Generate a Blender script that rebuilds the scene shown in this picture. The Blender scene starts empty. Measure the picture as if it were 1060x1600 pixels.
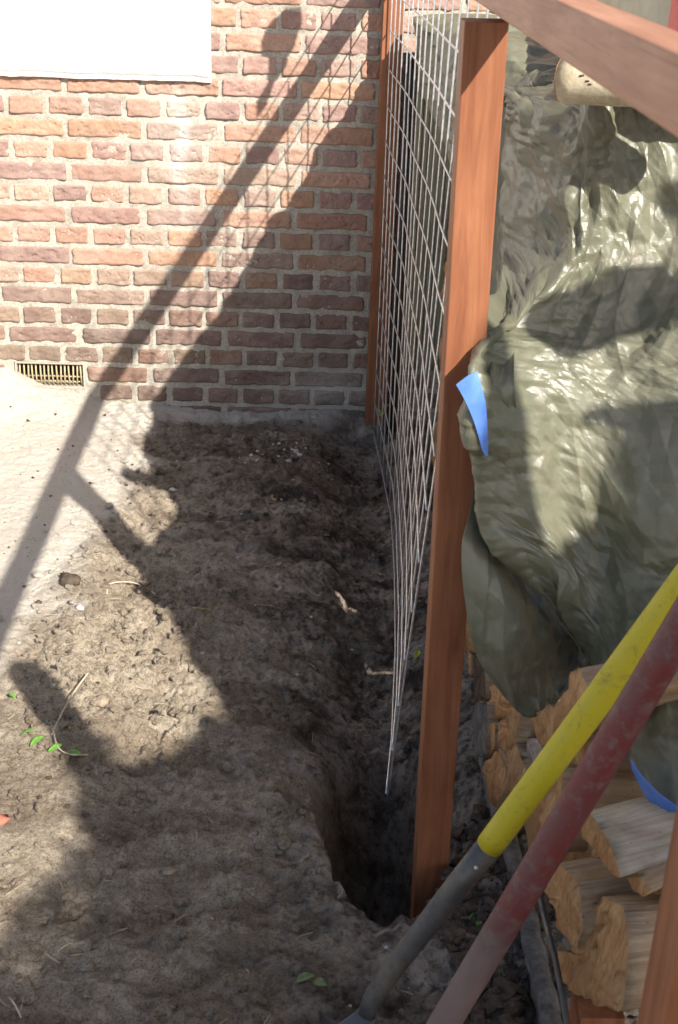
import bpy, math, random
import numpy as np
from mathutils import Vector, Matrix
SC = bpy.context.scene
COL = SC.collection
random.seed(7); RNG = np.random.default_rng(11)
# ------------------------------------------------------------------ camera
CAM = np.array([0.0334, -3.7475, 1.6215]); YAW, PIT, ROL, FPX = -0.0318, 0.4498, 0.0354, 2000.0
def cam_axes():
    cy, sy = math.cos(YAW), math.sin(YAW); cp, sp = math.cos(PIT), math.sin(PIT); cr, sr = math.cos(ROL), math.sin(ROL)
    f = np.array([-sy, cy, 0]); r = np.array([cy, sy, 0]); u = np.array([0, 0, 1.])
    f2 = f*cp-u*sp; u2 = u*cp+f*sp
    return r*cr+u2*sr, -r*sr+u2*cr, f2
CR, CU, CF = cam_axes()
def ray(x, y): return CF+CR*(x-530)/FPX-CU*(y-800)/FPX
def at(x, y, d): return CAM+ray(x, y)*d                       # point seen at photo pixel, forward distance d
def onX(x, y, X): d = ray(x, y); return CAM+d*((X-CAM[0])/d[0])
def onY(x, y, Y): d = ray(x, y); return CAM+d*((Y-CAM[1])/d[1])
def onZ(x, y, Z): d = ray(x, y); return CAM+d*((Z-CAM[2])/d[2])
cd = bpy.data.cameras.new('camera'); cam = bpy.data.objects.new('camera', cd); COL.objects.link(cam)
M = Matrix.Identity(4)
for i in range(3): M[i][0], M[i][1], M[i][2], M[i][3] = CR[i], CU[i], -CF[i], CAM[i]
cam.matrix_world = M
cd.sensor_fit = 'VERTICAL'; cd.sensor_height = 23.6; cd.sensor_width = 15.6; cd.lens = 23.6*FPX/1600
cd.clip_start = .02; cd.clip_end = 300
cd.dof.use_dof = True; cd.dof.focus_distance = 2.6; cd.dof.aperture_fstop = 9.0
SC.camera = cam
# ------------------------------------------------------------------ light
SA, SB = .58, .875                                           # sun travels (-SA, +1, -SB)
toS = Vector((SA, -1, SB)).normalized()
w = bpy.data.worlds.new('World'); SC.world = w; w.use_nodes = True
nt = w.node_tree; bg = nt.nodes['Background']
sk = nt.nodes.new('ShaderNodeTexSky'); sk.sky_type = 'NISHITA'; sk.sun_disc = False
sk.sun_elevation = math.asin(toS.z); sk.sun_rotation = math.atan2(toS.x, toS.y)
sk.air_density = 1.0; sk.dust_density = 2.0
nt.links.new(sk.outputs[0], bg.inputs[0]); bg.inputs[1].default_value = .080
sd = bpy.data.lights.new('sun', 'SUN'); sd.energy = 4.6; sd.angle = math.radians(.53); sd.color = (1, .93, .82)
so = bpy.data.objects.new('sun', sd); COL.objects.link(so); so.rotation_euler = toS.to_track_quat('Z', 'Y').to_euler()
so.location = (3, -6, 6)
SC.view_settings.view_transform = 'Standard'; SC.view_settings.look = 'None'
SC.view_settings.exposure = 1.05; SC.view_settings.gamma = 1
# ------------------------------------------------------------------ noise
def _h(i, j, k):
    n = (i*374761393+j*668265263+k*2147483647*3+k*1274126177) & 0xffffffff
    n = ((n ^ (n >> 13))*1274126177) & 0xffffffff
    n = (n ^ (n >> 16)) & 0xffffffff
    return n/4294967295.0*2-1
def vnoise(x, y, z=0.0, s=0):
    x = np.asarray(x, float); y = np.asarray(y, float); z = np.zeros_like(x)+z+s*17.31
    i, j, k = np.floor(x).astype(np.int64), np.floor(y).astype(np.int64), np.floor(z).astype(np.int64)
    u, v, t = x-i, y-j, z-k
    u = u*u*(3-2*u); v = v*v*(3-2*v); t = t*t*(3-2*t)
    L = lambda a, b, q: a+(b-a)*q
    return L(L(L(_h(i, j, k), _h(i+1, j, k), u), L(_h(i, j+1, k), _h(i+1, j+1, k), u), v),
             L(L(_h(i, j, k+1), _h(i+1, j, k+1), u), L(_h(i, j+1, k+1), _h(i+1, j+1, k+1), u), v), t)
def fbm(x, y, z=0.0, o=4, s=0, g=.5):
    a = 0; f = 1; m = 1
    for q in range(o):
        a = a+m*vnoise(x*f+3.7*q, y*f-5.1*q, z*f if not np.isscalar(z) or z else 0.0, s+q); f *= 2.03; m *= g
    return a
def tri(x, y, s=0):
    i, j = np.floor(x).astype(np.int64), np.floor(y).astype(np.int64); u, v = x-i, y-j; k = np.zeros_like(i)+s*13+1
    a, b, c, d = _h(i, j, k), _h(i+1, j, k), _h(i, j+1, k), _h(i+1, j+1, k)
    return np.where(u > v, a+(b-a)*u+(d-b)*v, a+(c-a)*v+(d-c)*u)
def sm(a, b, x): t = np.clip((x-a)/(b-a), 0, 1); return t*t*(3-2*t)
# ------------------------------------------------------------------ object helpers
def tag(o, label=None, cat=None, group=None, kind=None):
    if label: o['label'] = label
    if cat: o['category'] = cat
    if group: o['group'] = group
    if kind: o['kind'] = kind
    return o
def mesh_obj(name, V, F, mats, parent=None, smooth=True, mi=None, loc=None, mw=None, attr=None):
    me = bpy.data.meshes.new(name)
    V = np.asarray(V, float)
    if isinstance(F, np.ndarray) and F.ndim == 2:
        n, k = F.shape
        me.vertices.add(len(V)); me.vertices.foreach_set('co', V.ravel())
        me.loops.add(n*k); me.loops.foreach_set('vertex_index', F.ravel().astype(np.int32))
        me.polygons.add(n); me.polygons.foreach_set('loop_start', np.arange(0, n*k, k, dtype=np.int32))
        me.update(calc_edges=True)
    else:
        me.from_pydata(V.tolist(), [], [list(map(int, f)) for f in F])
    for m in (mats if isinstance(mats, (list, tuple)) else [mats]): me.materials.append(m)
    me.polygons.foreach_set('use_smooth', np.full(len(me.polygons), bool(smooth)))
    if mi is not None: me.polygons.foreach_set('material_index', np.asarray(mi, dtype=np.int32))
    if attr is not None:
        for nm, (ty, dat) in attr.items():
            a = me.attributes.new(nm, ty, 'POINT')
            a.data.foreach_set('color' if ty == 'FLOAT_COLOR' else 'value', np.asarray(dat, dtype=np.float32).ravel())
    me.update()
    o = bpy.data.objects.new(name, me); COL.objects.link(o)
    if parent is not None: o.parent = parent
    if loc is not None: o.location = loc
    if mw is not None: o.matrix_world = mw
    return o
def empty(name, loc, label, cat, group=None):
    o = bpy.data.objects.new(name, None); COL.objects.link(o); o.location = loc; o.empty_display_size = .1
    tag(o, label, cat, group); return o
class MB:
    def __init__(s): s.V = []; s.F = []; s.M = []
    def add(s, V, F, m=0):
        b = len(s.V); s.V += [tuple(map(float, v)) for v in V]; s.F += [[int(i)+b for i in f] for f in F]; s.M += [m]*len(F)
    def box(s, lo, hi, m=0, bev=0.0):
        (x0, y0, z0), (x1, y1, z1) = lo, hi
        if bev <= 0:
            s.add([(x, y, z) for x in (x0, x1) for y in (y0, y1) for z in (z0, z1)],
                  [(0, 1, 3, 2), (4, 6, 7, 5), (0, 4, 5, 1), (2, 3, 7, 6), (0, 2, 6, 4), (1, 5, 7, 3)], m); return
        import bmesh
        bm = bmesh.new(); bmesh.ops.create_cube(bm, size=1)
        for v in bm.verts: v.co = Vector(((x0+x1)/2+v.co.x*(x1-x0), (y0+y1)/2+v.co.y*(y1-y0), (z0+z1)/2+v.co.z*(z1-z0)))
        bmesh.ops.bevel(bm, geom=bm.edges[:], offset=bev, segments=2, affect='EDGES', profile=.6)
        bm.verts.index_update(); s.add([v.co for v in bm.verts], [[v.index for v in f.verts] for f in bm.faces], m); bm.free()
    def tube(s, P, r, n=8, m=0, cap=True):
        P = np.asarray(P, float); k = len(P); r = np.zeros(k)+r
        T = np.gradient(P, axis=0) if k > 2 else np.repeat((P[1:]-P[:1]), 2, 0)
        T /= np.linalg.norm(T, axis=1)[:, None]+1e-12
        a = np.array([0, 0, 1.]) if abs(T[0][2]) < .9 else np.array([1., 0, 0])
        U = np.cross(T[0], a); U /= np.linalg.norm(U); V = []
        for i in range(k):
            U = U-T[i]*(U@T[i]); U /= np.linalg.norm(U); W = np.cross(T[i], U)
            for q in range(n):
                t = 2*math.pi*q/n; V.append(P[i]+r[i]*(U*math.cos(t)+W*math.sin(t)))
        F = [(i*n+q, i*n+(q+1) % n, (i+1)*n+(q+1) % n, (i+1)*n+q) for i in range(k-1) for q in range(n)]
        if cap: F += [tuple(range(n))[::-1], tuple((k-1)*n+q for q in range(n))]
        s.add(V, F, m)
    def build(s, name, mats, parent=None, smooth=False, **k):
        return mesh_obj(name, s.V, s.F, mats, parent, smooth, mi=s.M, **k)
def grid_faces(nu, nv):
    i, j = np.meshgrid(np.arange(nu-1), np.arange(nv-1), indexing='ij'); a = (i*nv+j).ravel()
    return np.stack([a, a+nv, a+nv+1, a+1], 1)
# ------------------------------------------------------------------ material helpers
def new_mat(name, base=(.5, .5, .5), rough=.7, spec=.5, metal=0.):
    m = bpy.data.materials.new(name); m.use_nodes = True
    b = m.node_tree.nodes['Principled BSDF']
    b.inputs['Base Color'].default_value = (*base, 1); b.inputs['Roughness'].default_value = rough
    b.inputs['Specular IOR Level'].default_value = spec; b.inputs['Metallic'].default_value = metal
    return m, m.node_tree, b
def nd(nt, ty, **kw):
    n = nt.nodes.new(ty)
    for k, v in kw.items():
        if k.startswith('i_'):
            key = k[2:]; key = int(key) if key.isdigit() else key.replace('_', ' ')
            n.inputs[key].default_value = v
        else: setattr(n, k, v)
    return n
def coords(nt, scale=(1, 1, 1), kind='Object', rot=(0, 0, 0)):
    t = nd(nt, 'ShaderNodeTexCoord'); mp = nd(nt, 'ShaderNodeMapping'); mp.inputs['Scale'].default_value = scale
    mp.inputs['Rotation'].default_value = rot
    nt.links.new(t.outputs[kind], mp.inputs[0]); return mp.outputs[0]
def noise(nt, co, scale, detail=6, rough=.6, dist=0.):
    n = nd(nt, 'ShaderNodeTexNoise'); n.inputs['Scale'].default_value = scale; n.inputs['Detail'].default_value = detail
    n.inputs['Roughness'].default_value = rough; n.inputs['Distortion'].default_value = dist
    nt.links.new(co, n.inputs['Vector']); return n.outputs['Fac']
def ramp(nt, fac, stops):
    r = nd(nt, 'ShaderNodeValToRGB'); e = r.color_ramp.elements
    while len(e) < len(stops): e.new(.5)
    for k, (p, c) in enumerate(stops): e[k].position = p; e[k].color = (*c, 1) if len(c) == 3 else c
    nt.links.new(fac, r.inputs[0]); return r.outputs[0]
def mixc(nt, fac, a, b, mode='MIX'):
    n = nd(nt, 'ShaderNodeMix', data_type='RGBA', blend_type=mode)
    for s, v in ((0, fac), (6, a), (7, b)):
        if hasattr(v, 'is_output'): nt.links.new(v, n.inputs[s])
        elif s == 0: n.inputs[s].default_value = v
        else: n.inputs[s].default_value = (*v, 1) if len(v) == 3 else v
    return n.outputs[2]
def math_(nt, op, a, b=0., c=0.):
    n = nd(nt, 'ShaderNodeMath', operation=op)
    for s, v in ((0, a), (1, b), (2, c)):
        if hasattr(v, 'is_output'): nt.links.new(v, n.inputs[s])
        else: n.inputs[s].default_value = v
    return n.outputs[0]
def bump(nt, b, h, strength=.5, dist=.002, prev=None):
    n = nd(nt, 'ShaderNodeBump'); n.inputs['Strength'].default_value = strength; n.inputs['Distance'].default_value = dist
    nt.links.new(h, n.inputs['Height'])
    if prev is not None: nt.links.new(prev, n.inputs['Normal'])
    nt.links.new(n.outputs[0], b.inputs['Normal']); return n.outputs[0]
def attr_node(nt, name, out='Color'):
    n = nd(nt, 'ShaderNodeAttribute'); n.attribute_name = name; return n.outputs[out]
# ------------------------------------------------------------------ materials
def m_timber(name, c1, c2, c3, axis):
    m, nt, b = new_mat(name, rough=.55, spec=.35)
    sc = [9., 9., 9.]; sc[axis] = .7
    co = coords(nt, tuple(sc)); g = noise(nt, co, 5, 8, .62, .6)
    fine = [60.]*3; fine[axis] = 2.; g2 = noise(nt, coords(nt, tuple(fine)), 6, 4, .6)
    big = noise(nt, coords(nt), 7, 3, .5)
    c = ramp(nt, g, [(.3, c1), (.5, c2), (.72, c3)])
    c = mixc(nt, ramp(nt, big, [(.4, (0, 0, 0)), (.7, (.45, .45, .45))]), c, c1)
    ks = [5., 5., 5.]; ks[axis] = 2.2
    vk = nd(nt, 'ShaderNodeTexVoronoi'); vk.inputs['Scale'].default_value = 2.4; vk.inputs['Randomness'].default_value = 1.; nt.links.new(coords(nt, tuple(ks)), vk.inputs['Vector'])
    c = mixc(nt, ramp(nt, vk.outputs['Distance'], [(.035, (.8,)*3), (.10, (0, 0, 0))]), c, (.13, .05, .025))
    lines = [120.]*3; lines[axis] = .9
    c = mixc(nt, ramp(nt, noise(nt, coords(nt, tuple(lines)), 1.6, 5, .7), [(.30, (.6,)*3), (.42, (0, 0, 0))]), c, (.16, .06, .03))
    dirt = noise(nt, coords(nt), 60, 5, .7)
    c = mixc(nt, ramp(nt, dirt, [(.62, (0, 0, 0)), (.78, (.5, .5, .5))]), c, (.12, .08, .06))
    nt.links.new(c, b.inputs['Base Color']); bump(nt, b, g2, .25, .001)
    nt.links.new(ramp(nt, g2, [(.2, (.45,)*3), (.9, (.7,)*3)]), b.inputs['Roughness'])
    return m
TIM_Z = m_timber('red_timber_upright', (.17, .058, .026), (.27, .105, .050), (.36, .155, .078), 2)
TIM_Y = m_timber('red_timber_rail', (.30, .135, .082), (.42, .21, .135), (.52, .28, .19), 1)

def m_brick():
    m, nt, b = new_mat('weathered_brick', rough=.9, spec=.2)
    c = attr_node(nt, 'tint'); co = coords(nt)
    n1 = noise(nt, co, 38, 8, .7, .3); n2 = noise(nt, co, 9, 6, .65); n3 = noise(nt, co, 240, 4, .7)
    c = mixc(nt, ramp(nt, n1, [(.35, (0, 0, 0)), (.75, (.55, .55, .55))]), c, (.17, .10, .08))
    c = mixc(nt, ramp(nt, n2, [(.45, (0, 0, 0)), (.8, (.55, .55, .55))]), c, (.50, .40, .33))
    sp = nd(nt, 'ShaderNodeTexVoronoi'); sp.inputs['Scale'].default_value = 55; nt.links.new(co, sp.inputs['Vector'])
    spk = ramp(nt, sp.outputs['Distance'], [(.03, (1, 1, 1)), (.09, (0, 0, 0))])
    gate = ramp(nt, noise(nt, co, 17, 3, .6), [(.56, (0, 0, 0)), (.62, (1, 1, 1))])
    c = mixc(nt, mixc(nt, 1., spk, gate, 'MULTIPLY'), c, (.75, .72, .68))
    wash = attr_node(nt, 'wash', 'Fac')
    c = mixc(nt, math_(nt, 'MULTIPLY', wash, ramp(nt, n1, [(.25, (1, 1, 1)), (.7, (.35,)*3)])), c, (.56, .53, .49))
    c = mixc(nt, ramp(nt, n3, [(.3, (.35,)*3), (.6, (0, 0, 0))]), c, (.10, .07, .06))
    nt.links.new(c, b.inputs['Base Color'])
    p = bump(nt, b, n1, .7, .004); bump(nt, b, n3, .5, .001, p)
    return m
BRICK = m_brick()
def m_mortar():
    m, nt, b = new_mat('grey_mortar', rough=.95, spec=.15); co = coords(nt)
    n1 = noise(nt, co, 14, 7, .7); n3 = noise(nt, co, 170, 5, .75)
    c = ramp(nt, n1, [(.3, (.30, .275, .235)), (.5, (.43, .40, .345)), (.75, (.52, .49, .43))])
    c = mixc(nt, ramp(nt, n3, [(.38, (.6,)*3), (.55, (0, 0, 0))]), c, (.20, .17, .14))
    wash = attr_node(nt, 'wash', 'Fac'); c = mixc(nt, wash, c, (.56, .53, .48))
    g = ramp(nt, noise(nt, co, 5, 4, .6), [(.55, (0, 0, 0)), (.7, (1, 1, 1))])
    low = attr_node(nt, 'low', 'Fac'); c = mixc(nt, math_(nt, 'MULTIPLY', low, g), c, (.22, .22, .10))
    nt.links.new(c, b.inputs['Base Color']); p = bump(nt, b, n3, .7, .0025); bump(nt, b, n1, .4, .005, p)
    return m
MORTAR = m_mortar()
def m_plain(name, c1, c2, sc=20, rough=.6, spec=.4, bs=.2, metal=0., bd=.001):
    m, nt, b = new_mat(name, rough=rough, spec=spec, metal=metal); co = coords(nt)
    n = noise(nt, co, sc, 6, .65); nt.links.new(ramp(nt, n, [(.35, c1), (.65, c2)]), b.inputs['Base Color'])
    bump(nt, b, noise(nt, co, sc*4, 5, .7), bs, bd); return m
WHITE = m_plain('white_paint', (.80, .79, .76), (.86, .85, .83), 8, .5, .4, .15)
VENT = m_plain('buff_vent_plastic', (.36, .28, .16), (.50, .41, .26), 50, .7)
DARK = m_plain('dark_void', (.02, .018, .016), (.035, .03, .028), 20, .9, .1)
def m_wire():
    m, nt, b = new_mat('galvanised_wire', rough=.38, metal=.75, spec=.5); n = noise(nt, coords(nt), 90, 4, .6)
    nt.links.new(ramp(nt, n, [(.35, (.50, .52, .56)), (.65, (.74, .75, .78))]), b.inputs['Base Color']); return m
WIRE = m_wire()
def m_ground():
    m, nt, b = new_mat('soil_and_sand', rough=.97, spec=.12); co = coords(nt)
    n1 = noise(nt, co, 9, 9, .72, .3); n2 = noise(nt, co, 55, 8, .75); n3 = noise(nt, co, 260, 5, .8)
    soil = ramp(nt, n1, [(.38, (.07, .058, .048)), (.45, (.22, .185, .155)), (.52, (.44, .385, .325)), (.64, (.62, .55, .475))])
    soil = mixc(nt, ramp(nt, n2, [(.38, (.85,)*3), (.52, (0, 0, 0))]), soil, (.11, .092, .077))
    soil = mixc(nt, ramp(nt, n3, [(.62, (0, 0, 0)), (.74, (.55,)*3)]), soil, (.48, .42, .36))
    clay = ramp(nt, n2, [(.3, (.29, .235, .18)), (.5, (.55, .47, .365)), (.7, (.67, .59, .48))])
    clay = mixc(nt, ramp(nt, n1, [(.4, (0, 0, 0)), (.7, (.6,)*3)]), clay, (.30, .23, .165))
    clay = mixc(nt, ramp(nt, n3, [(.38, (.7,)*3), (.5, (0, 0, 0))]), clay, (.085, .065, .048))
    sand = ramp(nt, n3, [(.3, (.42, .36, .30)), (.45, (.70, .65, .57)), (.7, (.78, .73, .66))])
    sand = mixc(nt, ramp(nt, n1, [(.42, (0, 0, 0)), (.7, (.55,)*3)]), sand, (.62, .55, .46))
    v = nd(nt, 'ShaderNodeTexVoronoi'); v.inputs['Scale'].default_value = 75; nt.links.new(co, v.inputs['Vector'])
    gr = mixc(nt, 1., ramp(nt, v.outputs['Distance'], [(.12, (1, 1, 1)), (.2, (0, 0, 0))]),
              ramp(nt, noise(nt, co, 8, 5, .7), [(.5, (0, 0, 0)), (.62, (1, 1, 1))]), 'MULTIPLY')
    sand = mixc(nt, gr, sand, (.22, .18, .145))
    c = mixc(nt, attr_node(nt, 'clay', 'Fac'), soil, clay); c = mixc(nt, attr_node(nt, 'sand', 'Fac'), c, sand)
    dk = attr_node(nt, 'dark_soil', 'Fac'); c = mixc(nt, dk, c, mixc(nt, 1., c, (.58, .55, .53), 'MULTIPLY'))
    nt.links.new(c, b.inputs['Base Color'])
    p = bump(nt, b, n2, 1., .013); bump(nt, b, n3, 1., .004, p); return m
GROUND = m_ground()
def m_clod(name, a, c_, sc=60):
    m, nt, b = new_mat(name, rough=.97, spec=.1); co = coords(nt)
    n = noise(nt, co, sc, 7, .75); nt.links.new(ramp(nt, n, [(.35, a), (.65, c_)]), b.inputs['Base Color']); bump(nt, b, n, .7, .003); return m
CLOD_D = m_clod('dark_soil_crumb', (.04, .032, .025), (.13, .10, .078)); CLOD_L = m_clod('dry_clay_crumb', (.16, .125, .09), (.36, .29, .22))
STONE = m_clod('pale_pebble', (.34, .32, .29), (.6, .58, .54), 30)
def m_tarp(name, c1, c2, c3):
    m, nt, b = new_mat(name, rough=.36, spec=.55); co = coords(nt)
    n = noise(nt, co, 7, 7, .7, .5); n2 = noise(nt, co, 34, 6, .65, 1.2); n3 = noise(nt, co, 90, 4, .6, 1.5)
    c = ramp(nt, n, [(.32, c1), (.55, c2), (.75, c3)])
    c = mixc(nt, ramp(nt, n2, [(.5, (0, 0, 0)), (.75, (.4,)*3)]), c, (.20, .165, .12))
    nt.links.new(c, b.inputs['Base Color'])
    nt.links.new(ramp(nt, n, [(.3, (.34,)*3), (.7, (.48,)*3)]), b.inputs['Roughness'])
    bump(nt, b, n3, .12, .002); return m
TARP = m_tarp('olive_tarpaulin', (.092, .098, .064), (.138, .140, .100), (.184, .180, .134))
TBLUE = m_plain('blue_tarpaulin_lining', (.07, .17, .55), (.12, .25, .68), 30, .45, .4, .3)
def m_log(name, end):
    m, nt, b = new_mat(name, rough=.8, spec=.25)
    if end: co = coords(nt, (22, 22, 7)); n = noise(nt, co, 3.2, 8, .7, .8)
    else: co = coords(nt, (3, 34, 34)); n = noise(nt, co, 3.5, 8, .7, .4)
    big = noise(nt, coords(nt), 9, 4, .6, .6)
    if end: c = ramp(nt, n, [(.3, (.24, .115, .05)), (.48, (.48, .28, .135)), (.7, (.64, .42, .23))]); t = (.34, .15, .062)
    else: c = ramp(nt, n, [(.3, (.28, .19, .12)), (.5, (.46, .34, .225)), (.7, (.62, .50, .36))]); t = (.34, .20, .11)
    c = mixc(nt, ramp(nt, big, [(.42, (0, 0, 0)), (.68, (.8,)*3)]), c, t)
    sp = noise(nt, coords(nt), 140, 3, .6); c = mixc(nt, ramp(nt, sp, [(.66, (0, 0, 0)), (.74, (.7,)*3)]), c, (.10, .06, .04))
    c = mixc(nt, .5, c, nd_obj_tint(nt), 'MULTIPLY')
    nt.links.new(c, b.inputs['Base Color']); bump(nt, b, n, .8, .007); return m
def nd_obj_tint(nt):
    oi = nd(nt, 'ShaderNodeObjectInfo')
    return ramp(nt, oi.outputs['Random'], [(0, (1, .85, .7)), (.4, (1, 1, 1)), (.7, (.8, .74, .68)), (1, (1, .92, .8))])
LOG_E = m_log('split_log_end', True); LOG_S = m_log('split_log_side', False); LOG_P = m_log('pale_split_wood', False)
for n_ in LOG_P.node_tree.nodes:
    if n_.type == 'VALTORGB' and len(n_.color_ramp.elements) == 3 and abs(n_.color_ramp.elements[2].color[0]-.62) < .01:
        for e_, c_ in zip(n_.color_ramp.elements, ((.42, .34, .25), (.60, .53, .43), (.74, .68, .58))): e_.color = (*c_, 1)
BARK = m_clod('log_bark', (.05, .035, .025), (.14, .10, .075), 40)
PALEBARK = m_clod('pale_ash_bark', (.36, .32, .22), (.64, .58, .44), 26)
SAWN = m_clod('sawn_grey_end', (.20, .15, .13), (.50, .42, .38), 120)
BOARD = m_clod('weathered_grey_board', (.08, .075, .07), (.22, .20, .18), 40)
def m_slat():
    m, nt, b = new_mat('algae_green_slat', rough=.85, spec=.2); n = noise(nt, coords(nt, (40, 40, 3)), 2.5, 7, .7, .3)
    c = ramp(nt, n, [(.3, (.15, .14, .085)), (.55, (.27, .26, .165)), (.75, (.38, .35, .25))]); nt.links.new(c, b.inputs['Base Color']); bump(nt, b, n, .5, .003); return m
SLAT = m_slat()
def m_handle(name, base, worn, lo, hi, dirt):
    m, nt, b = new_mat(name, rough=.5, spec=.45); co = coords(nt); n4 = noise(nt, coords(nt), 28, 7, .75, .8)
    n = noise(nt, co, 14, 7, .7, .4); n2 = noise(nt, co, 90, 5, .7)
    c = mixc(nt, ramp(nt, n, [(lo, (0, 0, 0)), (hi, (1, 1, 1))]), base, worn)
    c = mixc(nt, ramp(nt, n2, [(.58, (0, 0, 0)), (.72, (.7,)*3)]), c, dirt)
    c = mixc(nt, ramp(nt, n4, [(.57, (0, 0, 0)), (.66, (.65,)*3)]), c, dirt)
    nt.links.new(ramp(nt, n4, [(.4, (.42,)*3), (.65, (.75,)*3)]), b.inputs['Roughness'])
    nt.links.new(c, b.inputs['Base Color']); bump(nt, b, n2, .3, .0008); return m
YEL = m_handle('yellow_plastic_sleeve', (.50, .43, .022), (.42, .36, .06), .55, .75, (.25, .20, .06))
def m_red():
    m, nt, b = new_mat('worn_red_paint', rough=.5, spec=.4); co = coords(nt)
    n = noise(nt, co, 11, 8, .7, .6); n2 = noise(nt, co, 60, 6, .7); we = attr_node(nt, 'wear', 'Fac')
    f = math_(nt, 'ADD', math_(nt, 'MULTIPLY', we, 1.1), math_(nt, 'SUBTRACT', n, .12))
    c = ramp(nt, f, [(.34, (.135, .026, .028)), (.47, (.115, .040, .043)), (.60, (.125, .085, .088)), (.85, (.185, .13, .125))])
    c = mixc(nt, ramp(nt, n2, [(.5, (0, 0, 0)), (.66, (.6,)*3)]), c, (.15, .12, .115))
    nt.links.new(c, b.inputs['Base Color']); bump(nt, b, n2, .25, .0006); return m
RED = m_red()
STEEL = m_handle('dull_steel_socket', (.11, .11, .118), (.20, .17, .13), .50, .72, (.12, .09, .06))
STEEL.node_tree.nodes['Principled BSDF'].inputs['Metallic'].default_value = .55
def m_leaf(name, c):
    m, nt, b = new_mat(name, c, .5, .4); n = noise(nt, coords(nt), 80, 4, .6)
    nt.links.new(ramp(nt, n, [(.35, tuple(x*.7 for x in c)), (.65, tuple(min(1, x*1.25) for x in c))]), b.inputs['Base Color'])
    b.inputs['Subsurface Weight'].default_value = .0; return m
LEAF = m_leaf('green_leaf', (.13, .30, .045)); LEAF3 = m_leaf('dull_leaf', (.10, .16, .06)); LEAF2 = m_leaf('yellow_green_leaf', (.40, .46, .05)); TREELEAF = m_leaf('tree_leaf', (.055, .10, .028))
TWIG = m_clod('dry_twig', (.36, .28, .19), (.60, .52, .40), 80)
REDBRICK = m_clod('red_brick_bit', (.32, .10, .07), (.45, .17, .12), 40)
SACK = m_plain('pale_sack_paper', (.42, .42, .31), (.55, .55, .42), 14, .5, .4, .2)
SACKRED = m_plain('red_sack_print', (.62, .10, .10), (.72, .17, .15), 14, .5, .4, .2)
BLACK = m_plain('black_rubber', (.015, .015, .017), (.04, .04, .045), 30, .5, .4)
# ------------------------------------------------------------------ ground
def hmap(X, Y):
    h = .172+.012*fbm(X*2.1, Y*2.1, o=3, s=1)
    strip = np.exp(-((Y+.06)/.07)**2)*sm(-.62, -.5, X)
    h += strip*(.006*fbm(X*30, Y*30, o=3, s=91)+.004*fbm(X*80, Y*80, o=2, s=92))
    nearwall = np.exp(-(np.minimum(Y, 0)/.17)**2)
    h += nearwall*(.050*sm(-.56, -.76, X)+.058*sm(-.76, -.90, X)-.012*sm(-.5, -.2, X))
    dug = sm(-.50, -.38, X+.05*fbm(X*5, Y*5, o=3, s=5)-.10*sm(-1.1, -1.9, Y))*sm(.03, -.16, Y+.03*fbm(X*8, Y*3, o=2, s=6))
    h -= .022*dug
    # trench below the wire mesh
    tx = .22-.03*sm(-1.0, -.3, Y); tr = np.exp(-((X-tx)/.11)**2)*sm(-.02, -.16, Y)*sm(-2.1, -1.8, Y)
    h -= .070*tr
    h -= .05*np.exp(-((X-.15)/.16)**2-((Y+1.45)/.22)**2)
    # raised clay cake left
    h += .022*np.exp(-((X+.36)/.17)**2-((Y+1.45)/.33)**2)
    h += .02*sm(-2.2, -2.6, Y)*sm(.2, -.2, X)
    # clod relief
    rough = .35+.65*dug+.5*np.exp(-((X+.36)/.22)**2-((Y+1.45)/.4)**2); rough = np.clip(rough, 0, 1.15)
    r1 = fbm(X*13, Y*13, o=3, s=20); r2 = fbm(X*34+r1, Y*34, o=3, s=30); r3 = fbm(X*95, Y*95, o=2, s=40)
    b1 = 1-np.abs(fbm(X*17+9, Y*17, o=2, s=50))
    h += rough*(.0105*r1+.0075*r2+.0120*(np.clip(b1, 0, 1)**3-.4)*sm(-.2, .5, fbm(X*4, Y*4, o=2, s=51)))+.0026*r3*np.clip(rough, .5, 1.2)++.0034*rough*(1-2*np.abs(fbm(X*60+r1, Y*60, o=2, s=45)))+.010*dug*fbm(X*6, Y*11, o=3, s=46)
    # cracks in the clay cake
    cr = np.abs(fbm(X*9+4, Y*9, o=3, s=60)); cl = np.exp(-((X+.36)/.2)**2-((Y+1.45)/.35)**2)
    h -= .010*cl*(1-sm(0, .05, cr))
    # post hole
    qx = X-.203; qy = Y+1.935; wob = 1+.09*fbm(np.cos(np.arctan2(qy, qx))*2+5, np.sin(np.arctan2(qy, qx))*2, o=3, s=70)
    rr = np.sqrt((qx/(.125+.05*sm(0, .2, qy)*(qx < 0)))**2+(qy/np.where(qy > 0, .33, .222))**2)/wob
    H0 = h; hole = 1-sm(.80-.62*sm(0, .12, qy), 1.04, rr)
    h = h*(1-hole)+(-.25+.03*fbm(X*14, Y*14, o=3, s=71)+.03*rr)*hole
    h -= .012*np.exp(-((rr-1.02)/.16)**2)-.018*hole*(1-hole)*4*fbm(X*22, Y*22, H0*0+1, o=3, s=72)
    return h, dug, hole, rr, cl
def axis(lo, hi, st, out):
    c = np.arange(lo, hi+1e-6, st); e = st*1.35**np.arange(1, 60); e = np.cumsum(e); e = e[e < out]
    return np.concatenate([lo-e[::-1], c, hi+e])
gx = axis(-1.02, .78, .004, 40); gy = axis(-2.95, .0, .004, 40)
GX, GY = np.meshgrid(gx, gy, indexing='ij'); H, DUG, HOLE, RR, CL = hmap(GX, GY)
H = np.where(GY > .02, .12, H)
nsep = fbm(GX*7, GY*7, o=4, s=80)
line = -.42-.14*sm(-.6, -1.7, GY)                       # sand / clay border runs out to the left towards the camera
sand = 1-sm(-.05, .05, GX-line+.06*nsep)
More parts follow.
